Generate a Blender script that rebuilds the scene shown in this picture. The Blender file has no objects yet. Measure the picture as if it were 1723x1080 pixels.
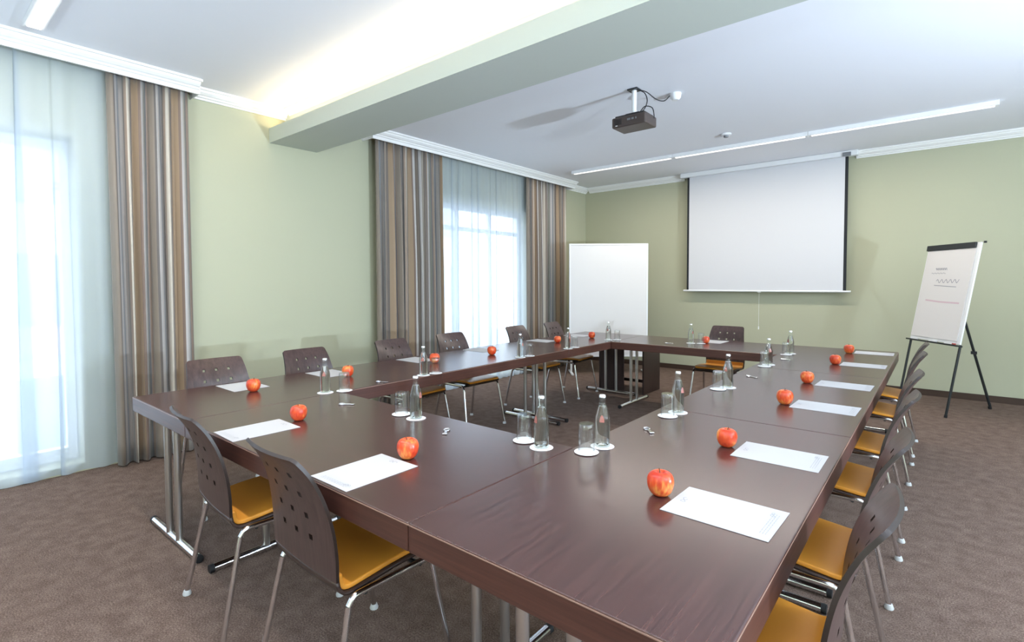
import bpy, bmesh, math, random
from mathutils import Vector, Matrix
random.seed(7)
PI = math.pi
scene = bpy.context.scene
COL = scene.collection

# ------------------------------------------------------------------ helpers
def lin(r, g, b):
    def f(c):
        c /= 255.0
        return c / 12.92 if c <= 0.04045 else ((c + 0.055) / 1.055) ** 2.4
    return (f(r), f(g), f(b), 1.0)

def link_mesh(name, verts, faces, mat=None, parent=None, smooth=False, uvs=None):
    me = bpy.data.meshes.new(name)
    me.from_pydata([tuple(v) for v in verts], [], faces)
    me.update()
    o = bpy.data.objects.new(name, me)
    COL.objects.link(o)
    if mat: me.materials.append(mat)
    if parent: o.parent = parent
    if smooth:
        for p in me.polygons: p.use_smooth = True
    if uvs:
        l = me.uv_layers.new(name='UVMap')
        for p in me.polygons:
            for li in p.loop_indices:
                l.data[li].uv = uvs[me.loops[li].vertex_index]
    return o

class MB:
    """collects geometry of ONE part"""
    def __init__(s): s.v = []; s.f = []
    def box(s, x0, x1, y0, y1, z0, z1):
        n = len(s.v)
        s.v += [(x0,y0,z0),(x1,y0,z0),(x1,y1,z0),(x0,y1,z0),(x0,y0,z1),(x1,y0,z1),(x1,y1,z1),(x0,y1,z1)]
        s.f += [tuple(n+i for i in q) for q in ((0,3,2,1),(4,5,6,7),(0,1,5,4),(1,2,6,5),(2,3,7,6),(3,0,4,7))]
        return s
    def obox(s, M, sx, sy, sz):
        n = len(s.v)
        for z in (-.5,.5):
            for x, y in ((-.5,-.5),(.5,-.5),(.5,.5),(-.5,.5)):
                s.v.append(tuple(M @ Vector((x*sx, y*sy, z*sz))))
        s.f += [tuple(n+i for i in q) for q in ((0,3,2,1),(4,5,6,7),(0,1,5,4),(1,2,6,5),(2,3,7,6),(3,0,4,7))]
        return s
    def tube(s, pts, r, n=10, caps=True):
        pts = [Vector(p) for p in pts]
        rs = r if isinstance(r, (list, tuple)) else [r]*len(pts)
        t0 = (pts[1]-pts[0]).normalized()
        up = Vector((0,0,1)) if abs(t0.z) < .9 else Vector((1,0,0))
        a = t0.cross(up).normalized()
        base = len(s.v)
        for i, p in enumerate(pts):
            t = (pts[min(i+1,len(pts)-1)] - pts[max(i-1,0)]).normalized()
            a = (a - t*a.dot(t)).normalized()
            b = t.cross(a)
            for k in range(n):
                an = 2*PI*k/n
                s.v.append(tuple(p + (a*math.cos(an)+b*math.sin(an))*rs[i]))
        for i in range(len(pts)-1):
            for k in range(n):
                q = base+i*n
                s.f.append((q+k, q+(k+1)%n, q+n+(k+1)%n, q+n+k))
        if caps:
            s.f.append(tuple(base+k for k in range(n))[::-1])
            s.f.append(tuple(base+(len(pts)-1)*n+k for k in range(n)))
        return s
    def lathe(s, prof, n=24, c=(0,0,0), wob=None, M=None):
        base = len(s.v)
        rings = []
        for (r, z) in prof:
            if r < 1e-6:
                rings.append([len(s.v)]); s.v.append((c[0], c[1], c[2]+z))
            else:
                ids = []
                for k in range(n):
                    an = 2*PI*k/n
                    rr = r*(wob(an, z) if wob else 1)
                    ids.append(len(s.v)); s.v.append((c[0]+rr*math.cos(an), c[1]+rr*math.sin(an), c[2]+z))
                rings.append(ids)
        for A, B in zip(rings, rings[1:]):
            if len(A) == 1 and len(B) == 1: continue
            for k in range(n):
                k2 = (k+1) % n
                if len(A) == 1: s.f.append((A[0], B[k2], B[k]))
                elif len(B) == 1: s.f.append((A[k], A[k2], B[0]))
                else: s.f.append((A[k], A[k2], B[k2], B[k]))
        if M is not None:
            for i in range(base, len(s.v)): s.v[i] = tuple(M @ Vector(s.v[i]))
        return s
    def prism(s, prof, p0, p1, u, w):
        """extrude closed 2D profile (a,b)->a*u+b*w from p0 to p1"""
        u = Vector(u); w = Vector(w); n = len(s.v); m = len(prof)
        for p in (p0, p1):
            for a, b in prof: s.v.append(tuple(Vector(p)+u*a+w*b))
        for k in range(m): s.f.append((n+k, n+(k+1)%m, n+m+(k+1)%m, n+m+k))
        s.f.append(tuple(n+k for k in range(m))[::-1]); s.f.append(tuple(n+m+k for k in range(m)))
        return s
    def build(s, name, mat, parent=None, smooth=False, bevel=0, seg=2):
        o = link_mesh(name, s.v, s.f, mat, parent)
        bm = bmesh.new(); bm.from_mesh(o.data)
        bmesh.ops.recalc_face_normals(bm, faces=bm.faces)
        bm.to_mesh(o.data); bm.free()
        if smooth:
            for p in o.data.polygons: p.use_smooth = True
            o.data.set_sharp_from_angle(angle=math.radians(40))
        if bevel:
            m = o.modifiers.new('b', 'BEVEL'); m.width = bevel; m.segments = seg; m.limit_method = 'ANGLE'
        return o

def catmull(P, n=6):
    P = [Vector(p) for p in P]
    Q = [P[0]*2-P[1]] + P + [P[-1]*2-P[-2]]
    out = []
    for i in range(1, len(Q)-2):
        for k in range(n):
            t = k/n
            a, b, c, d = Q[i-1], Q[i], Q[i+1], Q[i+2]
            out.append(0.5*((2*b)+(c-a)*t+(2*a-5*b+4*c-d)*t*t+(3*b-a-3*c+d)*t**3))
    out.append(P[-1])
    return out

def tag(o, label=None, cat=None, group=None, kind=None):
    if label: o['label'] = label
    if cat: o['category'] = cat
    if group: o['group'] = group
    if kind: o['kind'] = kind
    return o
def empty(name, loc=(0,0,0), rz=0):
    o = bpy.data.objects.new(name, None); COL.objects.link(o)
    o.empty_display_size = .1
    o.location = loc; o.rotation_euler = (0,0,rz)
    return o
def children(o): return [c for c in COL.objects if c.parent == o]
def copy_tree(o, parent=None):
    c = o.copy(); COL.objects.link(c)
    if parent: c.parent = parent
    for ch in children(o): copy_tree(ch, c)
    return c

# ------------------------------------------------------------------ materials
def new_mat(name):
    m = bpy.data.materials.new(name); m.use_nodes = True
    nt = m.node_tree; b = nt.nodes['Principled BSDF']
    return m, nt, b
def simple(name, col, rough=.5, metal=0, spec=.5, bump=0, bscale=200, var=0, vscale=5):
    m, nt, b = new_mat(name)
    b.inputs['Base Color'].default_value = col
    b.inputs['Roughness'].default_value = rough
    b.inputs['Metallic'].default_value = metal
    b.inputs['Specular IOR Level'].default_value = spec
    tc = nt.nodes.new('ShaderNodeTexCoord')
    if bump:
        n = nt.nodes.new('ShaderNodeTexNoise'); n.inputs['Scale'].default_value = bscale
        bp = nt.nodes.new('ShaderNodeBump'); bp.inputs['Strength'].default_value = bump; bp.inputs['Distance'].default_value = .002
        nt.links.new(tc.outputs['Object'], n.inputs['Vector'])
        nt.links.new(n.outputs['Fac'], bp.inputs['Height']); nt.links.new(bp.outputs['Normal'], b.inputs['Normal'])
    if var:
        n = nt.nodes.new('ShaderNodeTexNoise'); n.inputs['Scale'].default_value = vscale
        mx = nt.nodes.new('ShaderNodeMix'); mx.data_type = 'RGBA'; mx.blend_type = 'MIX'
        nt.links.new(tc.outputs['Object'], n.inputs['Vector'])
        nt.links.new(n.outputs['Fac'], mx.inputs[0])
        mx.inputs[6].default_value = tuple(c*(1-var) for c in col[:3])+(1,)
        mx.inputs[7].default_value = tuple(min(1,c*(1+var)) for c in col[:3])+(1,)
        nt.links.new(mx.outputs[2], b.inputs['Base Color'])
    return m
def wood(name, c1, c2, rough, axis='Y', coord='Object', scale=1.0, coat=0, spec=.5):
    m, nt, b = new_mat(name)
    tc = nt.nodes.new('ShaderNodeTexCoord'); mp = nt.nodes.new('ShaderNodeMapping')
    s = {'X':(1.2,40,40), 'Y':(40,1.2,40), 'Z':(40,40,1.2)}[axis]
    mp.inputs['Scale'].default_value = tuple(q*scale for q in s)
    n = nt.nodes.new('ShaderNodeTexNoise'); n.inputs['Scale'].default_value = 2.2; n.inputs['Detail'].default_value = 6; n.inputs['Roughness'].default_value = .65
    n.inputs['Distortion'].default_value = .4
    r = nt.nodes.new('ShaderNodeValToRGB')
    r.color_ramp.elements[0].position = .32; r.color_ramp.elements[0].color = c1
    r.color_ramp.elements[1].position = .72; r.color_ramp.elements[1].color = c2
    nt.links.new(tc.outputs[coord], mp.inputs['Vector']); nt.links.new(mp.outputs[0], n.inputs['Vector'])
    nt.links.new(n.outputs['Fac'], r.inputs['Fac']); nt.links.new(r.outputs['Color'], b.inputs['Base Color'])
    bp = nt.nodes.new('ShaderNodeBump'); bp.inputs['Strength'].default_value = .05; bp.inputs['Distance'].default_value = .0003
    nt.links.new(n.outputs['Fac'], bp.inputs['Height']); nt.links.new(bp.outputs['Normal'], b.inputs['Normal'])
    b.inputs['Roughness'].default_value = rough
    b.inputs['Specular IOR Level'].default_value = spec
    b.inputs['Coat Weight'].default_value = coat; b.inputs['Coat Roughness'].default_value = .15
    return m
def emis(name, col, st):
    m, nt, b = new_mat(name)
    b.inputs['Base Color'].default_value = (.8,.8,.8,1)
    b.inputs['Emission Color'].default_value = col; b.inputs['Emission Strength'].default_value = st
    return m

M_wall = simple('sage_paint', lin(182,181,155), .6, bump=.12, bscale=350, spec=.35)
M_ceil = simple('white_ceiling_paint', lin(240,241,245), .8, spec=.2)
M_beam = simple('sage_beam_paint', lin(196,202,192), .6, spec=.3)  # wall sage made paler and bluer: cool light put into the beam colour
M_white = simple('white_gloss_moulding', lin(244,242,238), .4)
M_base = simple('dark_baseboard_wood', lin(66,48,38), .45)
M_plate = simple('white_plastic', lin(236,236,236), .35)
M_board = simple('white_board_felt', lin(226,222,220), .7)
M_screen = simple('matte_screen_cloth', lin(214,213,216), .85, spec=.1)
M_black = simple('black_border', lin(24,26,32), .7)
M_blackmetal = simple('black_powder_metal', lin(30,34,36), .4)
M_grey = simple('grey_plastic', lin(120,122,126), .4)
M_chrome = simple('chrome', (.78,.78,.8,1), .14, 1)
M_satin = simple('satin_aluminium', (.62,.60,.58,1), .33, 1)
M_rubber = simple('black_rubber', lin(22,22,24), .6)
M_glide = simple('clear_grey_glide', lin(200,200,200), .3)
M_edge = simple('dark_ply_edge', lin(40,27,22), .45)
M_table = wood('wenge_top', lin(56,33,31), lin(84,54,50), .24, 'Y', spec=.95)
M_tablex = wood('wenge_top_cross', lin(56,33,31), lin(84,54,50), .24, 'X', spec=.95)
M_tableedge = wood('wenge_end_edge', lin(66,38,32), lin(92,56,46), .36, 'Y', spec=.6)
M_tableedgex = wood('wenge_side_edge', lin(66,38,32), lin(92,56,46), .36, 'X', spec=.6)
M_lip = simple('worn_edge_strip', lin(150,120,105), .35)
M_ply = wood('stained_ply', lin(60,44,42), lin(88,68,64), .30, 'Z', scale=.6, spec=.6)
M_plyseat = wood('stained_ply_seat', lin(52,38,34), lin(70,54,48), .35, 'X', scale=.6)
M_cab = wood('dark_cabinet_wood', lin(46,34,32), lin(68,50,46), .4, 'Z')
M_orange = simple('orange_upholstery', lin(226,150,52), .38, var=.10, vscale=6, bump=.06, bscale=500, spec=.5)
M_cap = simple('silver_cap', (.85,.85,.86,1), .25, .8)
M_paper = simple('white_paper', lin(192,190,190), .7, spec=.2)
M_ink = simple('grey_print', lin(150,152,158), .7)
M_inkd = simple('grey_marker', lin(140,140,150), .7)
M_inkr = simple('pink_marker', lin(214,188,196), .7)
M_coaster = simple('embossed_coaster_paper', lin(250,248,248), .7, bump=.6, bscale=500)
M_red = simple('red_marker_cap', lin(170,50,50), .4)
M_proj = simple('projector_casing', lin(74,62,58), .4)
M_projd = simple('projector_dark', lin(38,34,36), .4)
M_stem = simple('apple_stem', lin(84,60,36), .7)
M_frame = simple('white_window_frame', lin(240,242,246), .35)
M_fac = simple('pale_facade', lin(222,222,222), .9, var=.05)
M_facw = simple('facade_window', lin(150,162,178), .3)
M_facr = simple('facade_brick', lin(214,176,164), .9)
M_pave = simple('paving', lin(190,190,188), .9)
M_tube = emis('fluorescent_tube', (1,.98,.95,1), 9)
M_tube2 = emis('warm_fluorescent_tube', (1,.95,.87,1), 1.3)

# carpet
M_carpet, nt, b = new_mat('brown_loop_carpet')
tc = nt.nodes.new('ShaderNodeTexCoord')
n1 = nt.nodes.new('ShaderNodeTexNoise'); n1.inputs['Scale'].default_value = 160; n1.inputs['Detail'].default_value = 3
n2 = nt.nodes.new('ShaderNodeTexNoise'); n2.inputs['Scale'].default_value = 14; n2.inputs['Detail'].default_value = 5
r = nt.nodes.new('ShaderNodeValToRGB')
r.color_ramp.elements[0].position = .30; r.color_ramp.elements[0].color = lin(78,62,54)
r.color_ramp.elements[1].position = .72; r.color_ramp.elements[1].color = lin(148,128,116)
e = r.color_ramp.elements.new(.5); e.color = lin(112,93,83)
mx = nt.nodes.new('ShaderNodeMix'); mx.data_type = 'FLOAT'; mx.inputs[0].default_value = .3
nt.links.new(tc.outputs['Object'], n1.inputs['Vector']); nt.links.new(tc.outputs['Object'], n2.inputs['Vector'])
nt.links.new(n1.outputs['Fac'], mx.inputs[2]); nt.links.new(n2.outputs['Fac'], mx.inputs[3])
nt.links.new(mx.outputs[0], r.inputs['Fac']); nt.links.new(r.outputs['Color'], b.inputs['Base Color'])
bp = nt.nodes.new('ShaderNodeBump'); bp.inputs['Strength'].default_value = .8; bp.inputs['Distance'].default_value = .006
nt.links.new(n1.outputs['Fac'], bp.inputs['Height']); nt.links.new(bp.outputs['Normal'], b.inputs['Normal'])
b.inputs['Roughness'].default_value = .95; b.inputs['Specular IOR Level'].default_value = .1

# striped drape, the stripes run down the cloth (U = distance across the cloth in metres)
M_drape, nt, b = new_mat('striped_drape_cloth')
uv = nt.nodes.new('ShaderNodeUVMap'); sx = nt.nodes.new('ShaderNodeSeparateXYZ')
md = nt.nodes.new('ShaderNodeMath'); md.operation = 'FRACT'
dv = nt.nodes.new('ShaderNodeMath'); dv.operation = 'DIVIDE'; dv.inputs[1].default_value = .62
nt.links.new(uv.outputs[0], sx.inputs[0]); nt.links.new(sx.outputs['X'], dv.inputs[0]); nt.links.new(dv.outputs[0], md.inputs[0])
r = nt.nodes.new('ShaderNodeValToRGB'); r.color_ramp.interpolation = 'CONSTANT'
stripes = [(0,(130,117,104)),(.13,(96,88,84)),(.16,(176,170,166)),(.24,(118,120,124)),(.28,(140,132,126)),(.37,(98,94,90)),(.40,(150,130,114)),
           (.46,(186,176,162)),(.53,(120,107,96)),(.58,(108,98,92)),(.62,(150,126,100)),(.76,(120,100,88)),(.80,(176,170,166)),(.87,(128,126,116)),(.93,(106,106,108)),(.96,(142,122,108))]
cr = r.color_ramp
cr.elements[0].position = 0; cr.elements[0].color = lin(*stripes[0][1])
cr.elements[1].position = stripes[1][0]; cr.elements[1].color = lin(*stripes[1][1])
for p_, c_ in stripes[2:]:
    e = cr.elements.new(p_); e.color = lin(*c_)
nt.links.new(md.outputs[0], r.inputs['Fac']); nt.links.new(r.outputs['Color'], b.inputs['Base Color'])
b.inputs['Roughness'].default_value = .6; b.inputs['Sheen Weight'].default_value = .3

# sheer voile: woven open cloth, part of the light passes straight, part scatters
M_sheer, nt, b = new_mat('white_voile')
nt.nodes.remove(b); out = nt.nodes['Material Output']
tr = nt.nodes.new('ShaderNodeBsdfTransparent'); tl = nt.nodes.new('ShaderNodeBsdfTranslucent'); df = nt.nodes.new('ShaderNodeBsdfDiffuse')
tl.inputs['Color'].default_value = lin(230,240,252); df.inputs['Color'].default_value = lin(205,216,230)
m1 = nt.nodes.new('ShaderNodeMixShader'); m1.inputs[0].default_value = .5
m2 = nt.nodes.new('ShaderNodeMixShader'); m2.inputs[0].default_value = .56
nt.links.new(tl.outputs[0], m1.inputs[1]); nt.links.new(df.outputs[0], m1.inputs[2])
nt.links.new(tr.outputs[0], m2.inputs[1]); nt.links.new(m1.outputs[0], m2.inputs[2]); nt.links.new(m2.outputs[0], out.inputs['Surface'])

def thin_glass(name, tint, gl=1.0, edge=(.93,.95,.95)):
    m, nt, b = new_mat(name); nt.nodes.remove(b); out = nt.nodes['Material Output']
    lw = nt.nodes.new('ShaderNodeLayerWeight'); lw.inputs['Blend'].default_value = .5
    mix = nt.nodes.new('ShaderNodeMix'); mix.data_type = 'RGBA'
    mix.inputs[6].default_value = tint; mix.inputs[7].default_value = edge+(1,)
    pw = nt.nodes.new('ShaderNodeMath'); pw.operation = 'POWER'; pw.inputs[1].default_value = 2.5
    tr = nt.nodes.new('ShaderNodeBsdfTransparent'); gs = nt.nodes.new('ShaderNodeBsdfGlossy'); gs.inputs['Roughness'].default_value = .03
    fr = nt.nodes.new('ShaderNodeMath'); fr.operation = 'POWER'; fr.inputs[1].default_value = 4.0
    nt.links.new(lw.outputs['Facing'], fr.inputs[0])
    ml = nt.nodes.new('ShaderNodeMath'); ml.operation = 'MULTIPLY_ADD'; ml.inputs[1].default_value = .5*gl; ml.inputs[2].default_value = .045*gl; ml.use_clamp = True
    ms = nt.nodes.new('ShaderNodeMixShader')
    nt.links.new(lw.outputs['Facing'], pw.inputs[0]); nt.links.new(pw.outputs[0], mix.inputs[0]); nt.links.new(mix.outputs[2], tr.inputs['Color'])
    nt.links.new(fr.outputs[0], ml.inputs[0]); nt.links.new(ml.outputs[0], ms.inputs[0])
    nt.links.new(tr.outputs[0], ms.inputs[1]); nt.links.new(gs.outputs[0], ms.inputs[2]); nt.links.new(ms.outputs[0], out.inputs['Surface'])
    return m
M_glass = thin_glass('clear_tumbler_glass', (.985,.99,.99,1), 2.0)
M_bottle = thin_glass('clear_bottle_glass', (.96,.98,.97,1), 1.3)
M_pane = thin_glass('window_glass', (.97,.985,.99,1), .8, (.8,.86,.88))
M_water, nt, b = new_mat('water')
b.inputs['Base Color'].default_value = (.97,1,.98,1); b.inputs['Roughness'].default_value = 0
b.inputs['IOR'].default_value = 1.16; b.inputs['Transmission Weight'].default_value = 1
M_label = simple('faded_red_print', lin(166,98,88), .5)

# apple skin
M_apple, nt, b = new_mat('apple_skin')
tc = nt.nodes.new('ShaderNodeTexCoord'); oi = nt.nodes.new('ShaderNodeObjectInfo')
ad = nt.nodes.new('ShaderNodeVectorMath'); ad.operation = 'ADD'
sc_ = nt.nodes.new('ShaderNodeVectorMath'); sc_.operation = 'SCALE'; sc_.inputs['Scale'].default_value = 3
cmb = nt.nodes.new('ShaderNodeCombineXYZ')
for i in range(3): nt.links.new(oi.outputs['Random'], cmb.inputs[i])
nt.links.new(cmb.outputs[0], sc_.inputs[0]); nt.links.new(tc.outputs['Object'], ad.inputs[0]); nt.links.new(sc_.outputs[0], ad.inputs[1])
mp = nt.nodes.new('ShaderNodeMapping'); mp.inputs['Scale'].default_value = (1,1,.25)
na = nt.nodes.new('ShaderNodeTexNoise'); na.inputs['Scale'].default_value = 130; na.inputs['Detail'].default_value = 4
nb = nt.nodes.new('ShaderNodeTexNoise'); nb.inputs['Scale'].default_value = 16
nt.links.new(ad.outputs[0], mp.inputs[0]); nt.links.new(mp.outputs[0], na.inputs['Vector']); nt.links.new(ad.outputs[0], nb.inputs['Vector'])
mx = nt.nodes.new('ShaderNodeMix'); mx.data_type = 'FLOAT'; mx.inputs[0].default_value = .62
nt.links.new(na.outputs['Fac'], mx.inputs[2]); nt.links.new(nb.outputs['Fac'], mx.inputs[3])
r = nt.nodes.new('ShaderNodeValToRGB')
r.color_ramp.elements[0].position = .36; r.color_ramp.elements[0].color = lin(188,44,26)
r.color_ramp.elements[1].position = .68; r.color_ramp.elements[1].color = lin(240,166,80)
e = r.color_ramp.elements.new(.52); e.color = lin(214,82,40)
nt.links.new(mx.outputs[0], r.inputs['Fac']); nt.links.new(r.outputs['Color'], b.inputs['Base Color'])
b.inputs['Roughness'].default_value = .28

# ------------------------------------------------------------------ the room
XL, XR, YF, YB, ZC = -4.60, 5.2, -3.9, 7.07, 3.03
def struct(o): o['kind'] = 'structure'; return o
struct(MB().box(XL-.35, XR+.3, YF-.3, YB+.3, -.1, 0).build('floor', M_carpet))
struct(MB().box(XL-.35, XR+.3, YF-.3, YB+.3, ZC, ZC+.15).build('ceiling', M_ceil))
struct(MB().box(XL-.35, XR+.3, YB, YB+.2, 0, ZC).build('wall_back', M_wall))
struct(MB().box(XR, XR+.2, YF, YB, 0, ZC).build('wall_right', M_wall))
struct(MB().box(XL-.35, XR+.3, YF-.2, YF, 0, ZC).build('wall_front', M_wall))
W1 = (-2.35, .02); W2 = (3.40, 5.42); WT = 2.45; WB = .06
w = MB()
for y0, y1 in ((YF, W1[0]), (W1[1], W2[0]), (W2[1], YB)): w.box(XL-.32, XL, y0, y1, 0, ZC)
for y0, y1 in (W1, W2):
    w.box(XL-.32, XL, y0, y1, WT, ZC); w.box(XL-.32, XL, y0, y1, 0, WB)
struct(w.build('wall_left', M_wall))
struct(MB().box(XL, XR, YB-.014, YB-.001, 0, .075).build('baseboard_back', M_base))
b_ = MB()
for y0, y1 in ((.745, 2.54), (6.30, YB-.015)): b_.box(XL+.001, XL+.014, y0, y1, 0, .075)
struct(b_.build('baseboard_left', M_base))
struct(MB().box(XR-.014, XR-.001, YF, YB-.015, 0, .075).build('baseboard_right', M_base))

# ceiling beam with a light trough along its near side
BY0, BY1, BZ = 1.45, 1.93, 2.70
bm_ = MB()
bprof = [(0,BZ),(BY1-BY0,BZ),(BY1-BY0,ZC-.001),(.16,ZC-.001),(.16,2.78),(.025,2.78),(.025,2.835),(0,2.835)]
bm_.prism(bprof, (XL+.001,BY0,0), (XR-.001,BY0,0), (0,1,0), (0,0,1))
struct(bm_.build('trim_1', M_beam))

# crown moulding profile: a away from wall, b down from ceiling
CP = [(0,0),(.085,0),(.085,-.018),(.070,-.020),(.066,-.036),(.050,-.052),(.036,-.058),(.034,-.070),(.016,-.074),(.014,-.088),(0,-.088)]
def crown(name, p0, p1, into, prof=CP):
    return struct(MB().prism(prof, p0, p1, into, (0,0,1)).build(name, M_white))
PX = XL+.20          # face of the pelmets
crown('trim_2', (XL+.001,.80,ZC-.001), (XL+.001,BY0+.159,ZC-.001), (1,0,0))
crown('trim_3', (XL+.001,BY1+.001,ZC-.001), (XL+.001,2.46,ZC-.001), (1,0,0))
crown('trim_4', (XL+.001,6.42,ZC-.001), (XL+.001,YB-.001,ZC-.001), (1,0,0))
crown('trim_5', (XL+.09,YB-.001,ZC-.001), (-2.80,YB-.001,ZC-.001), (0,-1,0))
crown('trim_6', (-.58,YB-.001,ZC-.001), (XR-.001,YB-.001,ZC-.001), (0,-1,0))
crown('trim_7', (XL+.09,BY0+.159,ZC-.001), (XR-.001,BY0+.159,ZC-.001), (0,-1,0), [(a*.7,b_2*.7) for a,b_2 in CP])
def pelmet(name, y0, y1, close0, close1):
    m = MB()
    prof = [(0,0),(.085,0),(.085,-.018),(.070,-.020),(.066,-.036),(.050,-.052),(.036,-.058),(.034,-.070),(.020,-.074),(.018,-.105),(0,-.105)]
    m.prism(prof, (PX-.02,y0,ZC-.001), (PX-.02,y1,ZC-.001), (1,0,0), (0,0,1))
    for c, y in ((close0,y0),(close1,y1)):
        if c: m.box(XL+.001, PX+.06, y-.012 if c<0 else y, y if c<0 else y+.012, ZC-.02, ZC-.001); m.box(XL+.001, PX, y-.008 if c<0 else y, y if c<0 else y+.008, ZC-.106, ZC-.001)
    return struct(m.build(name, M_white))
pelmet('trim_8', YF+.01, .79, 0, 1)
pelmet('trim_9', 2.47, 6.41, -1, 1)

# windows: white frames with posts and transom, one pane mesh each
def window(name, y0, y1, posts, transom):
    r_ = struct(empty(name, (XL-.22, (y0+y1)/2, WB)))
    f = MB(); c = (y0+y1)/2; X0, X1 = -.035, .035; H = WT-WB
    f.box(X0,X1,y0-c+.001,y0-c+.06,.001,H-.001); f.box(X0,X1,y1-c-.06,y1-c-.001,.001,H-.001)
    f.box(X0,X1,y0-c+.06,y1-c-.06,.001,.09); f.box(X0,X1,y0-c+.06,y1-c-.06,H-.08,H-.001)
    for p_ in posts: f.box(X0+.004,X1-.004,p_-c-.035,p_-c+.035,.09,H-.08)
    f.box(X0+.008,X1-.008,y0-c+.06,y1-c-.06,transom-.03,transom+.03)
    f.build('window_frame', M_frame, r_, bevel=.004)
    MB().box(-.004,.004,y0-c+.05,y1-c-.05,.08,H-.07).build('window_pane', M_pane, r_)
    return r_
window('window_1', *W1, (-1.75,-1.16,-.58), 2.06)
window('window_2', *W2, (4.07,4.74), 2.06)

# ------------------------------------------------------------------ outside: facade across the street
fc = empty('apartment_building', (-16, 3, -3.5))
tag(fc, 'pale apartment building across the street behind the sheer curtains', 'building')
m = MB().box(-3, 0, -16, 14, 0, 9.5); m.build('wall', M_fac, fc)
for r_i in range(3):
    for k in range(9):
        y = -14.5+k*3.1
        f = MB().box(0.0, .06, y, y+1.4, 1.0+r_i*2.9, 2.7+r_i*2.9).build('window', M_facw, fc)
MB().box(0.0,.05,-16,14,3.2,4.0).build('brick_band', M_facr, fc)
struct(MB().box(-40,XL-.4,-40,40,-3.6,-3.5).build('street_ground', M_pave))

# ------------------------------------------------------------------ curtains
def cloth(name, y0, y1, x0, z0, z1, folds, amp, full, mat, seed, hem=0, parent=None, thick=.003):
    rnd = random.Random(seed)
    ph = [rnd.uniform(-.5,.5) for _ in range(folds*2+4)]
    am = [rnd.uniform(.6,1.15) for _ in range(folds*2+4)]
    NU, NV = folds*14, 18
    V = []; UV = []
    for j in range(NV+1):
        t = j/NV; z = z1+(z0-z1)*t
        arc = 0; prev = None
        for i in range(NU+1):
            u = i/NU
            g = u*folds; k = int(min(g, folds-1e-6)); fr = g-k
            a = amp*(am[k]*(1-fr)+am[k+1]*fr)*(.55+.45*min(1,t*2.2))
            warp = u + .35/folds*math.sin(2*PI*(u*folds*.37+ph[k%3]))*(.3+.7*t)*min(1,u*6)*min(1,(1-u)*6)
            x = x0 + a*math.sin(2*PI*g + ph[0]*2 + .5*t*math.sin(3*u*PI+seed))
            y = y0+(y1-y0)*warp
            x += hem*t*t*math.sin(PI*(u*1.4+.2))
            if prev is not None: arc += math.hypot(x-prev[0], y-prev[1])
            prev = (x, y)
            V.append((x, y, z)); UV.append([arc, z])
        tot = arc
        for i in range(NU+1): UV[j*(NU+1)+i][0] *= full/tot
    F = [(j*(NU+1)+i, j*(NU+1)+i+1, (j+1)*(NU+1)+i+1, (j+1)*(NU+1)+i) for j in range(NV) for i in range(NU)]
    o = link_mesh(name, V, F, mat, parent, True, UV)
    if thick:
        md = o.modifiers.new('s', 'SOLIDIFY'); md.thickness = thick
    return o
CZ = ZC-.055
tag(cloth('striped_curtain', .20, .74, XL+.115, .012, CZ, 6, .042, 1.25, M_drape, 3), 'brown and grey striped floor-length curtain beside the large near window', 'curtain', )
tag(cloth('striped_curtain', 2.545, 3.53, XL+.115, .012, CZ, 10, .042, 2.3, M_drape, 5), 'striped brown curtain on the beam side of the far window', 'curtain')
tag(cloth('striped_curtain', 5.22, 6.29, XL+.115, .012, CZ, 10, .042, 2.3, M_drape, 8), 'striped brown curtain between the far window and the white pinboard', 'curtain')
tag(cloth('sheer_curtain', -3.3, .26, XL+.065, .010, CZ, 20, .024, 5.0, M_sheer, 11, hem=.04, thick=0), 'large white sheer curtain over the near window beside the front table', 'curtain')
tag(cloth('sheer_curtain', 3.40, 5.36, XL+.05, .010, CZ, 16, .022, 3.2, M_sheer, 14, thick=0), 'white sheer curtain hanging between the two far striped curtains', 'curtain')

# ------------------------------------------------------------------ tables
U = .82; TH = .738; TT = .08
def make_table(long_):
    """local: long side along x, centre at origin, top at TH"""
    r_ = empty('conference_table')
    L = long_/2-.0014; D = U/2-.0014
    t = MB().box(-L,L,-D,D,TH-TT,TH).build('tabletop', M_tablex, r_, bevel=.0035, seg=2)
    t.data.materials.append(M_tableedge); t.data.materials.append(M_tableedgex)
    for p_ in t.data.polygons:
        if abs(p_.normal.x) > .9: p_.material_index = 1
        elif abs(p_.normal.y) > .9: p_.material_index = 2
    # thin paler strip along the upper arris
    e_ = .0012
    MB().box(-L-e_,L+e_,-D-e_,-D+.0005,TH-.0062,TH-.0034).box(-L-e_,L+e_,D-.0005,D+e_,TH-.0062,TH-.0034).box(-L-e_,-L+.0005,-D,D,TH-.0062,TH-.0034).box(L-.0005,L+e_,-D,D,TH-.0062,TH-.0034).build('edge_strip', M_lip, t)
    for sx in (-1,1):
        X = sx*(L-.069)
        for sy in (-.072,.072):
            MB().tube([(X,sy,.03),(X,sy,TH-TT-.001)], .017, 14).build('post', M_satin, r_, True)
        f = MB().tube([(X,-.325,.021),(X,.325,.021)], .019, 12).build('foot', M_chrome, r_, True)
        MB().tube([(X,-.345,.021),(X,-.3255,.021)], .020, 12).build('end_cap', M_rubber, f, True)
        MB().tube([(X,.3255,.021),(X,.345,.021)], .020, 12).build('end_cap', M_rubber, f, True)
        MB().box(X-.03,X+.03,-.25,.25,TH-TT-.006,TH-TT-.0005).build('mounting_plate', M_blackmetal, r_)
    return r_
proto_t = make_table(2*U)
GT = 'tables of the closed conference ring'
tdata = []
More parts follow.
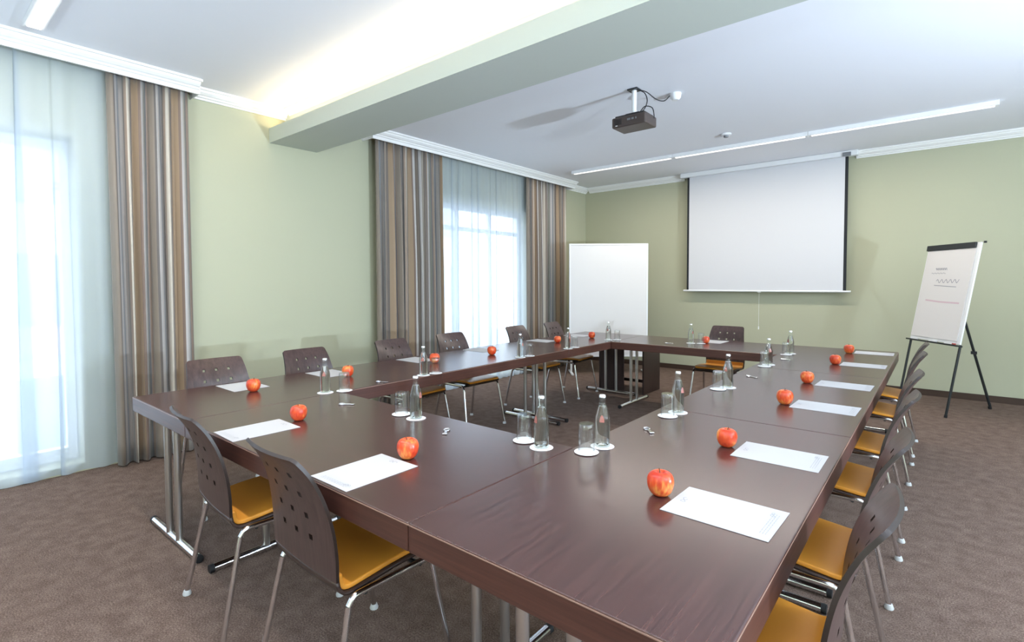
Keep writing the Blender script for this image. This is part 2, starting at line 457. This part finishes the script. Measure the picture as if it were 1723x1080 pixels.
for side, x, nm in ((-1,-3.28+U/2,'window'), (1,-U/2,'flipchart')):
    for k in range(3):
        tdata.append((x, U+k*2*U, PI/2))
tdata += [(-1.64, U/2, 0), (-1.64, 5*U+U/2, 0)]
tlabels = ['dark wenge table at the corner beside the large near curtain',
 'dark wenge table in the middle of the row along the windows',
 'dark wenge table at the far end of the window row, before the pinboard',
 'dark wenge table closest to the camera, first of the row opposite the windows',
 'dark wenge table in the middle of the row opposite the windows',
 'dark wenge table nearest the flipchart, last of the row opposite the windows',
 'dark wenge table across the near end with two chairs pushed under it',
 'dark wenge table across the far end below the projection screen, one chair behind it']
for i, ((x, y, rz), lb) in enumerate(zip(tdata, tlabels)):
    o = proto_t if i == 0 else copy_tree(proto_t)
    o.location = (x, y, 0); o.rotation_euler = (0,0,rz)
    tag(o, lb, 'table', GT)

# ------------------------------------------------------------------ chairs
PR = [(.40,.434),(.375,.443),(.33,.447),(.20,.442),(.09,.431),(.035,.427),(.004,.440),(-.010,.475),(-.017,.55),(-.030,.64),(-.052,.73),(-.088,.81),(-.132,.872)]
prof = catmull([(x,0,z) for x,z in PR], 8)
S = [0]
for a_, b2 in zip(prof, prof[1:]): S.append(S[-1]+(b2-a_).length)
def at_s(s):
    s = max(0, min(S[-1], s))
    for i in range(len(S)-1):
        if S[i+1] >= s: break
    t = (s-S[i])/(S[i+1]-S[i])
    p = prof[i].lerp(prof[i+1], t); d = (prof[i+1]-prof[i]).normalized()
    return p, Vector((d.z, 0, -d.x))    # normal toward the sitter is -that or +; fixed below
SB = next(S[i] for i in range(len(S)) if prof[i].z > .47 and prof[i].x < .1)
LT = S[-1]
def halfw(s):
    # seat .21, back .215 narrowing to .185 at the top, rounded corners
    if s < SB: w0 = .208
    else:
        t = (s-SB)/(LT-SB); w0 = .208+.006*math.sin(PI*min(1,t*1.6)) - .038*t**1.6
    for e_, r_ in ((s,.045),(LT-s,.018)):
        if e_ < r_: w0 = w0 - r_ + math.sqrt(max(0, r_*r_-(r_-e_)**2))
    return w0
def wrap(s, v):
    t = max(0, (s-SB+.05)/(LT-SB+.05))
    return .022*t*(v/.2)**2 + .006*(v/.2)**2
def sheet(s0, s1, holes, off, hw_in=0, ns=26):
    sb = [s0+(s1-s0)*i/ns for i in range(ns+1)]
    # finer near rounded corners
    for e_, d in ((0,1),(LT,-1)):
        for q in (.002,.006,.012,.02,.03):
            s_ = e_+d*q
            if s0 < s_ < s1: sb.append(s_)
    vb = [-1,-.97,-.9,-.75,-.6,-.5,-.25,-.12,.12,.25,.5,.6,.75,.9,.97,1]
    hs = []
    if holes:
        hsz = .019
        vb = [-1,-.97,-.9,-.78,-.60]
        cols = [-.085,0,.085]
        for c in cols: vb += [(c-hsz/2)/.2,(c+hsz/2)/.2]
        vb += [-.2,.2,.60,.78,.9,.97,1]
        for k in range(4):
            sc = LT-.088-k*.074
            hs.append((sc-hsz/2, sc+hsz/2))
        sb = [s for s in sb if not any(a-.006 < s < b2+.006 for a, b2 in hs)]
        for a, b2 in hs: sb += [a, b2]
    sb = sorted(set(round(s,5) for s in sb)); vb = sorted(set(round(v,5) for v in vb))
    V = []; F = []
    for s in sb:
        p, n = at_s(s); h = halfw(s)-hw_in
        for v in vb:
            y = v*h if abs(v) > .55 else v*.2*(h/.2)
            q = Vector((p.x+wrap(s,y), y, p.z)) + n*off
            V.append(q)
    nv = len(vb)
    for i in range(len(sb)-1):
        for j in range(nv-1):
            if holes:
                sm = (sb[i]+sb[i+1])/2; vm = (vb[j]+vb[j+1])/2*.2
                if any(a < sm < b2 for a, b2 in hs) and any(abs(vm-c) < hsz/2 for c in cols): continue
            F.append((i*nv+j, i*nv+j+1, (i+1)*nv+j+1, (i+1)*nv+j))
    return V, F
# which sign of the profile normal points up over the seat
_, n0 = at_s(.2)
SG = 1 if n0.z > 0 else -1
def make_chair():
    r_ = empty('conference_chair')
    V, F = sheet(SB, LT, True, 0)
    o = link_mesh('backrest', V, F, M_ply, r_, True)
    m = o.modifiers.new('s','SOLIDIFY'); m.thickness = .011; m.offset = 0
    o.data.materials.append(M_edge); m.material_offset_rim = 1
    m = o.modifiers.new('e','EDGE_SPLIT'); m.split_angle = math.radians(40)
    V, F = sheet(0, SB, False, 0)
    o = link_mesh('seat', V, F, M_plyseat, r_, True)
    m = o.modifiers.new('s','SOLIDIFY'); m.thickness = .011; m.offset = 0
    V, F = sheet(.012, SB+.015, False, SG*.0150, .010)
    o = link_mesh('seat_cushion', V, F, M_orange, r_, True)
    m = o.modifiers.new('s','SOLIDIFY'); m.thickness = .017; m.offset = 0
    m = o.modifiers.new('b','BEVEL'); m.width = .006; m.segments = 3; m.limit_method = 'ANGLE'
    R = .0105
    for s_ in (-1,1):
        Y = s_*.222
        rail = catmull([(.025,Y,.395),(.045,Y,.418),(.085,Y,.423),(.20,Y,.423),(.30,Y,.423),(.335,Y,.418),(.352,Y,.395)], 5)
        MB().tube(rail, R, 10).build('side_rail', M_chrome, r_, True)
        for x, ft in ((.025,(-.055,s_*.248,.012)), (.352,(.418,s_*.248,.012))):
            lg = MB().tube([(x,Y,.396),ft], R, 10).build('leg', M_chrome, r_, True)
            MB().lathe([(0,0),(.017,0),(.018,.006),(.013,.020),(0,.020)], 12, (ft[0],ft[1],.0005)).build('glide', M_glide, lg, True)
    for x in (.085,.30):
        cb = MB()
        cb.tube([(x,-.222,.416),(x,-.19,.409),(x,.19,.409),(x,.222,.416)], .009, 8)
        cb.box(x-.012,x+.012,-.15,-.11,.415,.439); cb.box(x-.012,x+.012,.11,.15,.415,.439)
        cb.build('cross_bar', M_blackmetal, r_, True)
    return r_
proto_c = make_chair()
GC = 'chairs around the conference tables'
cd = []
LYS = [.53,1.18,2.0,2.72,3.77,4.50]
llab = ['nearest the large near curtain',
        'its back against the bare green wall',
        'before the beam-side striped curtain',
        'between striped curtain and far sheer curtain',
        'wholly before the far sheer curtain',
        'beside the white pinboard']
for y, l_, rot in zip(LYS, llab, (-2,1,3,-3,2,5)):
    cd.append((-3.425, y, math.radians(rot), 'dark orange-seated chair on the window side, '+l_))
rlab = ['closest to the camera', 'second from the camera', 'third from the camera', 'fourth from the camera', 'second from the flipchart end', 'nearest the flipchart']
for y, l_, rot in zip([.54,1.19,2.0,2.72,3.70,4.43], rlab, (1,0,-1,1,0,-1)):
    cd.append((.080, y+.03, PI+math.radians(rot), 'dark orange-seated chair opposite the windows, '+l_))
cd.append((-2.035, -.03, PI/2-math.radians(5), 'dark perforated-back chair at the near table, on its curtain side'))
cd.append((-1.325, -.02, PI/2-math.radians(2), 'large foreground dark perforated-back chair at the near table, orange seat well in view'))
cd.append((-1.57, 5.09, -PI/2, 'single dark chair behind the far table below the projection screen'))
for i, (x, y, rz, lb) in enumerate(cd):
    o = proto_c if i == 0 else copy_tree(proto_c)
    o.location = (x, y, 0); o.rotation_euler = (0,0,rz)
    tag(o, lb, 'chair', GC)

# ------------------------------------------------------------------ things on the tables
Z0 = TH+.0006
# paper sheets
def make_paper():
    r_ = empty('paper_sheet')
    MB().box(-.105,.105,-.1425,.1425,0,.0012).build('sheet', M_paper, r_)
    mk = MB(); z = .0015
    def stroke(pts, w_=.0011):
        P = [Vector((a,b2,z)) for a,b2 in pts]
        for a_, b3 in zip(P, P[1:]):
            d = (b3-a_); n = Vector((-d.y,d.x,0)).normalized()*w_
            i = len(mk.v); mk.v += [tuple(a_-n),tuple(a_+n),tuple(b3+n),tuple(b3-n)]; mk.f.append((i,i+1,i+2,i+3))
    # script crest near the top edge
    stroke([(.0+.02*math.cos(t*.35)*(1-t*.03), .115+.007*math.sin(t*.7)) for t in range(18)])
    mk.build('printed_emblem', M_ink, r_); mk.v = []; mk.f = []
    rr = random.Random(2)
    for q in range(3):
        yy = -.112-q*.007; x = -.07
        while x < .07:
            l = rr.uniform(.006,.014); stroke([(x,yy),(x+l,yy)], .0008); x += l+.004
    stroke([(.062+.014*math.cos(t*.5), -.112+.007*math.sin(t*.9)) for t in range(12)], .0009)
    mk.build('printed_lettering', M_ink, r_)
    return r_
papers = [
 (-3.09,.53,-PI/2,'beside the apple at the corner by the large curtain'), (-3.08,1.12,-PI/2,'before the second window-side chair'),
 (-3.09,1.93,-PI/2,'before the third window-side chair'), (-3.09,2.72,-PI/2,'lying in the bright window reflection'),
 (-3.09,3.70,-PI/2,'before the fifth window-side chair'), (-3.08,4.42,-PI/2,'on the far corner before the pinboard'),
 (-2.035,.15,0,'on the near table before its curtain-side chair'), (-1.235,.155,0,'on the near table before the large foreground chair'),
 (-.185,.605,PI/2,'closest to the camera, opposite the windows'), (-.175,1.205,PI/2,'second from the camera opposite the windows'),
 (-.168,2.15,PI/2,'third from the camera opposite the windows'), (-.170,2.86,PI/2,'fourth from the camera opposite the windows'),
 (-.165,3.84,PI/2,'second from the flipchart opposite the windows'), (-.165,4.68,PI/2,'nearest the flipchart'),
 (-1.57,4.74,PI,'on the far table before its only chair')]
pp = make_paper()
for i, (x, y, rz, l_) in enumerate(papers):
    o = pp if i == 0 else copy_tree(pp)
    o.location = (x, y, Z0); o.rotation_euler = (0,0,rz+random.uniform(-.03,.03))
    tag(o, 'white paper sheet '+l_, 'paper', 'note paper laid at each seat')

# apples
def make_apple():
    r_ = empty('apple')
    P = [(0,.006),(.008,.003),(.016,.0),(.026,.006),(.034,.018),(.0385,.034),(.0385,.048),(.034,.061),(.025,.069),(.015,.071),(.008,.067),(.003,.060),(0,.058)]
    pr = [(max(0,v.x),v.z) for v in catmull([(a,0,b2) for a,b2 in P], 3)]
    pr[0] = (0,pr[0][1]); pr[-1] = (0,pr[-1][1])
    z_min = min(b2 for a,b2 in pr); pr = [(a,b2-z_min) for a,b2 in pr]
    MB().lathe(pr, 28, wob=lambda a,z: 1+.018*math.cos(5*a)*(.3+abs(z-.035)*14)+.012*math.cos(a+1)).build('fruit', M_apple, r_, True)
    MB().tube(catmull([(0,0,.056),(.002,.001,.066),(.006,.002,.078)],4), [.0016]*8+[.0024], 8).build('stem', M_stem, r_, True)
    return r_
pa = make_apple()
apples = [(-2.883,.505,'at the curtain-side corner of the near end'), (-2.874,1.14,'behind the bottle at the second window-side seat'), (-2.855,1.92,'behind the glass at the third window-side seat'),
 (-2.80,2.55,'standing in the bright window reflection'), (-2.856,3.66,'at the fifth window-side seat, before the last striped curtain'), (-2.80,4.27,'on the far corner before the pinboard'),
 (-2.045,.345,'on the near table, touching the corner of the curtain-side paper'), (-1.225,.33,'on the near table before the large foreground chair'),
 (-.37,.60,'closest to the camera, largest of all'), (-.36,1.20,'second from the camera opposite the windows'), (-.345,2.11,'third from the camera opposite the windows'),
 (-.365,2.82,'fourth from the camera opposite the windows'), (-.34,3.78,'second from the flipchart end'), (-.34,4.57,'nearest the flipchart'), (-1.60,4.56,'on the far table beside the bottle and glass')]
for i, (x, y, l_) in enumerate(apples):
    o = pa if i == 0 else copy_tree(pa)
    o.location = (x, y, Z0); o.rotation_euler = (0,0,random.uniform(0,6.28)); s_ = random.uniform(.97,1.06); o.scale = (s_,s_,s_)
    tag(o, 'red and yellow apple '+l_, 'apple', 'apples laid at each seat')

# coasters, bottles, tumblers
def make_coaster():
    return MB().lathe([(0,0),(.044,0),(.046,.0006),(.046,.0014),(.044,.002),(.035,.0015),(0,.0015)], 32).build('coaster', M_coaster, None, True)
def make_bottle():
    r_ = empty('water_bottle')
    O_ = [(0,.0),(.024,.0),(.0285,.003),(.0295,.010),(.0295,.105),(.027,.120),(.021,.142),(.0155,.160),(.0125,.170),(.0118,.180),(.0135,.183),(.0135,.187),(.0118,.190),(.0118,.198)]
    pr = [(max(0,v.x),v.z) for v in catmull([(a,0,b2) for a,b2 in O_], 3)]
    pr[0] = (0,0)
    MB().lathe(pr, 28).build('glass_body', M_bottle, r_, True)
    W_ = [(0,.006),(.022,.006),(.0265,.010),(.0275,.015),(.0275,.104),(.025,.119),(.0192,.141),(.0150,.1565),(0,.1565)]
    MB().lathe(W_, 28).build('water', M_water, r_, True)
    MB().lathe([(0,.1985),(.0120,.1985),(.0128,.193),(.0136,.1920),(.0132,.1985),(.0115,.2015),(0,.202)], 20).build('crown_cap', M_cap, r_, True)
    # small red print on the shoulder
    mk = MB()
    for k in range(7):
        a0 = .15+k*.09; a1 = a0+.09
        zt = .118+.012*math.sin(k/6*PI)
        for (za, zb) in ((.100, zt-.003),):
            i = len(mk.v)
            for a in (a0,a1):
                for z in (za,zb):
                    rr = .0300 if z < .106 else .0300-(z-.106)*.2
                    mk.v.append((rr*math.cos(a), rr*math.sin(a), z))
            mk.f.append((i,i+2,i+3,i+1))
    mk.build('printed_label', M_label, r_)
    return r_
def make_tumbler():
    P = [(0,.101),(.027,.101),(.0285,.098),(.0290,.085),(.0298,.0),(.0315,.0),(.0308,.085),(.0300,.103),(.0275,.107),(0,.107)]
    return MB().lathe(P, 28).build('tumbler', M_glass, None, True)
setx = [  # bottle xy, glass xy, description
 ((-2.505,.752),(-2.460,.850),'at the inner corner on the curtain side'),
 ((-2.49,1.49),(-2.475,1.59),'at the third window-side seat'),
 ((-2.49,2.57),(-2.475,2.68),'in the bright window reflection'),
 ((-2.49,3.31),(-2.485,3.42),'at the fifth window-side seat'),
 ((-2.55,4.21),(-2.47,4.26),'on the far inner corner before the pinboard'),
 ((-1.635,.710),(-1.75,.715),'on the near table, by the foreground apple'),
 ((-.915,.735),(-1.02,.760),'on the near table, next to the long table seam'),
 ((-.738,.897),(-.748,.795),'closest to the camera opposite the windows'),
 ((-.712,1.59),(-.722,1.49),'second from the camera opposite the windows'),
 ((-.708,2.36),(-.738,2.27),'third from the camera opposite the windows'),
 ((-.735,3.44),(-.738,3.33),'fourth from the camera opposite the windows'),
 ((-.74,4.22),(-.75,4.11),'nearest the flipchart'),
 ((-1.72,4.46),(-1.62,4.475),'on the far table below the projection screen')]
pco = make_coaster(); pbo = make_bottle(); ptu = make_tumbler()
first = True
for i, (bxy, gxy, l_) in enumerate(setx):
    for q, (xy, nm) in enumerate(((bxy,'bottle'),(gxy,'tumbler'))):
        c = pco if first else copy_tree(pco); first = False
        c.location = (xy[0], xy[1], Z0+(.0021 if q else 0)); tag(c, 'round coaster under the %s %s' % (nm, l_), 'coaster', 'paper coasters')
    o = pbo if i == 0 else copy_tree(pbo)
    o.location = (bxy[0], bxy[1], Z0+.0023); o.rotation_euler = (0,0,random.uniform(-2.6,-.2)); tag(o, 'clear glass water bottle '+l_, 'bottle', 'water bottles')
    o = ptu if i == 0 else copy_tree(ptu)
    o.location = (gxy[0], gxy[1], Z0+.0044); tag(o, 'upturned tumbler '+l_, 'glass', 'upturned tumblers')

# bottle openers
def make_opener():
    r_ = empty('bottle_opener')
    ring = [(.013*math.cos(a)-.012, .010*math.sin(a), .003) for a in [2*PI*k/16 for k in range(17)]]
    MB().tube(ring, .0022, 8, False).build('loop', M_chrome, r_, True)
    MB().box(.0,.034,-.005,.005,.001,.0045).box(.030,.042,-.008,.008,.001,.0045).build('handle', M_chrome, r_, bevel=.001)
    return r_
po = make_opener()
for i, (x, y, rz, l_) in enumerate([(-1.366,.654,-.9,'on the near table before the foreground apple'), (-.695,1.214,-.8,'closest to the camera opposite the windows'),
    (-2.15,.655,.6,'on the near table at the curtain end'), (-2.52,1.152,.4,'beside the inner edge of the window row'), (-.701,2.82,-.5,'in the middle of the row opposite the windows'),
    (-.70,3.80,-.3,'toward the flipchart end of the table row'), (-1.90,4.30,.2,'on the far table beside the bottle')]):
    o = po if i == 0 else copy_tree(po)
    o.location = (x, y, Z0); o.rotation_euler = (0,0,rz); o.scale = (1.25,)*3
    tag(o, 'small chrome bottle opener lying '+l_, 'bottle opener', 'bottle openers')

# ------------------------------------------------------------------ projection screen
SX0, SX1, SY, SZ0, SZ1 = -2.72, -.65, 6.95, 1.245, 2.955
ps = empty('projection_screen', ((SX0+SX1)/2, SY, SZ0)); hw = (SX1-SX0)/2
tag(ps, 'large white pull-down projection screen with black side borders before the back wall', 'screen')
MB().box(-hw+.03,hw-.035,-.001,.001,.01,SZ1-SZ0+.01).build('screen_cloth', M_screen, ps)
MB().box(-hw,-hw+.03,-.001,.001,.01,SZ1-SZ0+.01).box(hw-.035,hw,-.001,.001,.01,SZ1-SZ0+.01).build('black_border', M_black, ps)
MB().tube([(-hw-.05,0,.0),(hw+.05,0,.0)], .013, 12).build('bottom_bar', M_plate, ps, True)
MB().box(-hw-.10,hw+.10,-.045,.05,SZ1-SZ0+.005,SZ1-SZ0+.073).build('housing', M_plate, ps, bevel=.008)
MB().box(hw-.06,hw+.03,-.06,-.046,SZ1-SZ0+.002,SZ1-SZ0+.05).build('end_bracket', M_grey, ps, bevel=.003)
cd_ = MB().tube([(.0,-.005,-.012),(.0,-.005,-.50)], .002, 6); cd_.tube([(0,-.005,-.50),(0,-.005,-.54)], .007, 8); cd_.build('pull_cord', M_plate, ps, True)
MB().box(-.02,.02,-.012,.012,-.02,-.005).build('pull_grip', M_plate, ps)

# pinboard
c0 = Vector((-4.04,5.69,0)); c1 = Vector((-3.127,6.45,0)); d = c1-c0; W_ = d.length
pb = empty('pinboard', tuple((c0+c1)/2), math.atan2(d.y,d.x))
tag(pb, 'tall white mobile pinboard standing in the corner beside the last striped curtain', 'pinboard')
MB().box(-W_/2+.02,W_/2-.02,-.012,.012,.27,1.94).build('panel', M_board, pb)
fr = MB(); fr.box(-W_/2,-W_/2+.022,-.017,.017,.25,1.96).box(W_/2-.022,W_/2,-.017,.017,.25,1.96).box(-W_/2+.022,W_/2-.022,-.017,.017,1.94,1.96).box(-W_/2+.022,W_/2-.022,-.017,.017,.25,.272)
fr.build('frame', M_plate, pb, bevel=.002)
for s_ in (-1,1):
    x = s_*(W_/2-.03)
    lg = MB().box(x-.015,x+.015,-.018,.018,.02,.249).build('leg', M_plate, pb)
    MB().box(x-.018,x+.018,-.22,.22,0.001,.0195).build('foot', M_plate, lg, bevel=.003)

# flipchart easel
A = .93; wdir = Vector((-math.cos(A), math.sin(A), 0)); nd = Vector((math.sin(A), math.cos(A), 0))
P0 = Vector((.342,5.872,0)); LN = .329/1.85
def ep(a, z, off=0):      # a along width (0 = right leg), z height, off toward the viewer
    return P0 + wdir*a + nd*(LN*z-off) + Vector((0,0,z))
ez = empty('flipchart_easel', tuple(P0+wdir*.34))
org = ez.location.copy()
tag(ez, 'white flipchart on a black tripod easel near the back wall', 'flipchart')
def L(p): return p-org
upv = (ep(0,1)-ep(0,0)).normalized()
fn = wdir.cross(upv).normalized()
if fn.dot(nd) > 0: fn = -fn
Rm = Matrix((wdir, upv, fn)).transposed().to_4x4()
def epbox(mb, a0, a1, z0, z1, t0, t1):
    c = (ep(a0,z0)+ep(a1,z1))/2 + fn*(t0+t1)/2
    M_ = Matrix.Translation(L(c)) @ Rm
    return mb.obox(M_, abs(a1-a0), (ep(0,z1)-ep(0,z0)).length, t1-t0)
epbox(MB(), -.005,.685,.735,1.76,.0,.016).build('board', M_plate, ez, bevel=.003)
pad = epbox(MB(), .03,.665,.765,1.70,.0165,.024).build('paper_pad', M_board, ez)
mk = MB()
def estroke(pts, w_=.003):
    for (a,z),(a2,z2) in zip(pts, pts[1:]):
        p = L(ep(a,z)+fn*.0250); q = L(ep(a2,z2)+fn*.0250); dd = (q-p).normalized(); n_ = dd.cross(fn)*w_
        i = len(mk.v); mk.v += [tuple(p-n_),tuple(p+n_),tuple(q+n_),tuple(q-n_)]; mk.f.append((i,i+1,i+2,i+3))
estroke([(.50-.004*t, 1.50+.012*math.sin(t*1.1)) for t in range(40)])
estroke([(.55-.005*t, 1.455+.004*math.sin(t*.8)) for t in range(40)], .002)
estroke([(.46-.012*t, 1.37+.020*math.sin(t*1.3)) for t in range(26)])
estroke([(.48,1.325),(.18,1.31)], .003)
mk.build('handwriting', M_inkd, pad)
mk = MB(); estroke([(.56,1.165),(.36,1.15),(.10,1.145)], .008); mk.build('pink_marker_line', M_inkr, pad)
epbox(MB(), .04,.685,1.705,1.762,.017,.034).build('clamp_bar', M_blackmetal, ez, bevel=.003)
epbox(MB(), -.02,.70,.712,.728,-.004,.05).build('pen_tray', M_blackmetal, ez, bevel=.002)
for a, m_, l_ in ((.60,M_plate,None),(.33,M_plate,None),(.12,M_plate,'white marker pen with red cap')):
    k = epbox(MB(), a-.05,a+.05,.729,.742,.022,.036).build('marker_pen', m_, ez)
    if l_: k['label'] = l_; epbox(MB(), a-.085,a-.051,.729,.742,.022,.036).build('pen_cap', M_red, k)
MB().lathe([(0,0),(.012,0),(.012,.02),(0,.02)], 12, M=Matrix.Translation(L(ep(-.03,1.75)))).build('knob', M_rubber, ez, True)
for a in (.0,.68):
    lg = MB().tube([L(ep(a,.735,.004)), L(ep(a,.02))], .012, 10).build('leg', M_blackmetal, ez, True)
    MB().tube([L(ep(a,.03)), L(ep(a,.002))], .015, 10).build('rubber_tip', M_rubber, lg, True)
rf = Vector((.716,6.632,0)); rt = ep(.34,1.45,-.02)
lg = MB().tube([L(rt), L(rf+Vector((0,0,.02)))], .013, 10).build('leg', M_blackmetal, ez, True)
MB().tube([L(rf.lerp(rt,.02)), L(rf+Vector((0,0,.002)))], .016, 10).build('rubber_tip', M_rubber, lg, True)
q = rf.lerp(rt,.42); MB().obox(Matrix.Translation(L(q)), .05,.035,.03).build('clamp', M_rubber, ez)

# ------------------------------------------------------------------ projector
pj = empty('ceiling_projector', (-1.78,3.26,2.70))
tag(pj, 'dark brown projector hanging from the ceiling on a short white pole', 'projector')
MB().box(-.155,.155,-.11,.11,0,.088).build('casing', M_proj, pj, bevel=.012, seg=3)
MB().box(-.155+.02,.155-.02,-.09,.09,.088,.104).box(-.06,.07,-.05,.05,.104,.122).build('mounting_plate', M_projd, pj, bevel=.006)
MB().tube([(0.0,0,.122),(0.0,0,.318)], .021, 18).build('pole', M_plate, pj, True)
MB().box(-.045,.045,-.045,.045,.318,.3295).build('ceiling_plate', M_blackmetal, pj)
MB().tube([(.08,.109,.05),(.08,.13,.05)], .03, 18).build('lens', M_projd, pj, True)
sl = MB()
for k in range(6): sl.box(-.13+k*.012,-.124+k*.012,-.1125,-.1098,.02,.07)
sl.build('vent_grille', M_projd, pj)
MB().box(-.01,.02,-.1125,-.1098,.045,.06).box(.03,.05,-.1125,-.1098,.045,.06).box(.065,.075,-.1125,-.1098,.045,.06).build('port', M_grey, pj)
MB().box(-.118,-.10,-.113,-.1098,.012,.018).build('indicator', M_plate, pj)
cb = MB()
cb.tube(catmull([(.03,.0,.322),(.09,.05,.30),(.14,.12,.250),(.18,.20,.245),(.205,.265,.300)],6), .0042, 8)
cb.tube(catmull([(.03,.0,.320),(.08,.03,.29),(.105,.03,.22),(.09,.01,.15),(.05,0,.122)],6), .0042, 8)
cb.tube(catmull([(.05,0,.125),(.10,.0,.165),(.150,.03,.150),(.158,.05,.09),(.150,.06,.06)],6), .0042, 8)
cb.build('cable', M_rubber, pj, True)
jb = MB().lathe([(0,.0),(.048,.0),(.048,-.012),(.044,-.040),(.028,-.058),(0,-.062)], 24).build('ceiling_outlet', M_plate, None, True)
jb.location = (-1.545,3.58,ZC-.001); tag(jb, 'round white cable outlet dome on the ceiling beside the projector', 'ceiling outlet')
sd = empty('smoke_detector', (-1.60,5.15,ZC-.001)); tag(sd, 'small white smoke detector on the ceiling between projector and lamp track', 'smoke detector')
MB().lathe([(0,0),(.055,0),(.055,-.012),(.045,-.020),(0,-.020)], 24).build('base', M_plate, sd, True)
MB().lathe([(0,-.020),(.026,-.020),(.024,-.040),(0,-.044)], 20).build('sensor', M_grey, sd, True)

# ------------------------------------------------------------------ ceiling lamps
def lamp(name, x0, x1, y, nseg, label, tube, zt=ZC-.001, h=.045, wd=.075):
    r_ = empty(name, ((x0+x1)/2, y, zt)); tag(r_, label, 'lamp')
    c = (x0+x1)/2; sl = (x1-x0)/nseg
    for k in range(nseg):
        a = x0-c+k*sl+.002; b2 = a+sl-.004
        MB().box(a,b2,-wd/2,wd/2,-h,0).build('housing', M_plate, r_, bevel=.003)
        MB().box(a+.03,b2-.03,-wd/2+.018,wd/2-.018,-h-.004,-h-.0005).build('diffuser', tube, r_)
    return r_
lamp('ceiling_lamp_track', -3.97, .66, 5.68, 3, 'long white three-piece lamp track on the ceiling before the projection screen', M_tube2)
lamp('ceiling_lamp', -4.17, .4, -.235, 3, 'bright fluorescent strip lamp on the ceiling above the large near curtain', M_tube, wd=.10, h=.035)
cv = MB().box(XL+.1,XR-.1,BY0+.06,BY0+.10,2.7815,2.795).build('cove_light_strip', emis('cove_strip', (1,.80,.50,1), 3))
tag(cv, 'warm light strip hidden in the trough of the ceiling beam', 'lamp')

# ------------------------------------------------------------------ side cabinet under/behind the far corner
sc2 = empty('side_cabinet', (-2.79,5.19,0)); tag(sc2, 'dark wooden open side cabinet standing behind the far corner table', 'cabinet')
MB().box(.29,.31,-.235,.235,.001,.64).build('side_panel', M_cab, sc2, bevel=.002)
MB().box(-.31,-.29,-.235,.235,.001,.64).build('side_panel', M_cab, sc2, bevel=.002)
MB().box(-.31,.31,-.24,.24,.6405,.66).build('top', M_cab, sc2, bevel=.002)
MB().box(-.288,.04,-.235,-.217,.02,.63).build('door', M_cab, sc2, bevel=.002)
MB().box(-.288,.288,.20,.218,.06,.10).build('rail', M_cab, sc2)

# made-up uplighters out of view, added to brighten the ceiling
UPL = [(4.6,2.5), (4.5,-.6), (-.6,-3.3)]
for k, (x, y) in enumerate(UPL):
    ul = empty('floor_lamp', (x, y, 0)); tag(ul, ['uplighter floor lamp opposite the far window','uplighter floor lamp opposite the near window','uplighter floor lamp behind the near end of the tables'][k], 'lamp', None)
    MB().lathe([(0,0.001),(.14,.001),(.14,.02),(.02,.03),(0,.03)], 24).build('base', M_blackmetal, ul, True)
    MB().tube([(0,0,.03),(0,0,.95)], .012, 10).build('pole', M_blackmetal, ul, True)
    MB().lathe([(0,.95),(.06,.96),(.19,1.04),(.19,1.046),(.06,.97),(0,.965)], 28).build('bowl', M_plate, ul, True)

# ------------------------------------------------------------------ lights
def light(kind, name, loc, energy, color=(1,1,1), rot=(0,0,0), **k):
    l = bpy.data.lights.new(name, kind); l.energy = energy; l.color = color
    for a, v in k.items(): setattr(l, a, v)
    o = bpy.data.objects.new(name, l); COL.objects.link(o); o.location = loc; o.rotation_euler = rot
    return o
light('AREA','strip_lamp_light',(-1.9,-.235,ZC-.075),36,(1,.96,.90),(0,0,0),shape='RECTANGLE',size=4.5,size_y=.09)
light('AREA','track_light',(-1.65,5.68,ZC-.075),44,(1,.93,.82),(0,0,0),shape='RECTANGLE',size=4.5,size_y=.06)
light('AREA','cove_light',(.3,BY0+.085,2.815),25,(1,.80,.52),(PI+math.radians(42),0,0),shape='RECTANGLE',size=9.6,size_y=.03)
for (x, y), e_, t_ in zip(UPL, (640,340,165), (30,28,0)):
    light('AREA','uplighter_light',(x,y,1.07),e_,(.66,.81,1),(PI+math.radians(18 if t_ else 0),-math.radians(t_),0),shape='DISK',size=.30)  # cool fill thrown upward from the added uplighters

w = bpy.data.worlds.new('overcast_sky'); scene.world = w; w.use_nodes = True
bg = w.node_tree.nodes['Background']; bg.inputs[0].default_value = (.80,.90,1,1); bg.inputs[1].default_value = 4.3

# ------------------------------------------------------------------ camera
f_, cy_, yaw, pit, rol = 867.38, 507.70, .6917, -.0375, -.0047
C_ = Vector((.2658,-.8663,1.3821))
fwd = Vector((-math.sin(yaw), math.cos(yaw), 0)); rt_ = Vector((math.cos(yaw), math.sin(yaw), 0)); up = Vector((0,0,1))
f2 = fwd*math.cos(pit)+up*math.sin(pit); u2 = up*math.cos(pit)-fwd*math.sin(pit)
r3 = rt_*math.cos(rol)+u2*math.sin(rol); u3 = u2*math.cos(rol)-rt_*math.sin(rol)
cam = bpy.data.cameras.new('camera'); co = bpy.data.objects.new('camera', cam); COL.objects.link(co)
R_ = Matrix((r3, u3, -f2)).transposed().to_4x4()
co.matrix_world = Matrix.Translation(C_) @ R_
cam.sensor_width = 36; cam.sensor_fit = 'HORIZONTAL'; cam.lens = f_*36/1723
cam.shift_y = -(540-cy_)/1723
cam.clip_start = .05
scene.camera = co
scene.view_settings.view_transform = 'Standard'; scene.view_settings.look = 'None'
scene.view_settings.gamma = 1; scene.view_settings.exposure = 0.3; scene.view_settings.use_curve_mapping = False
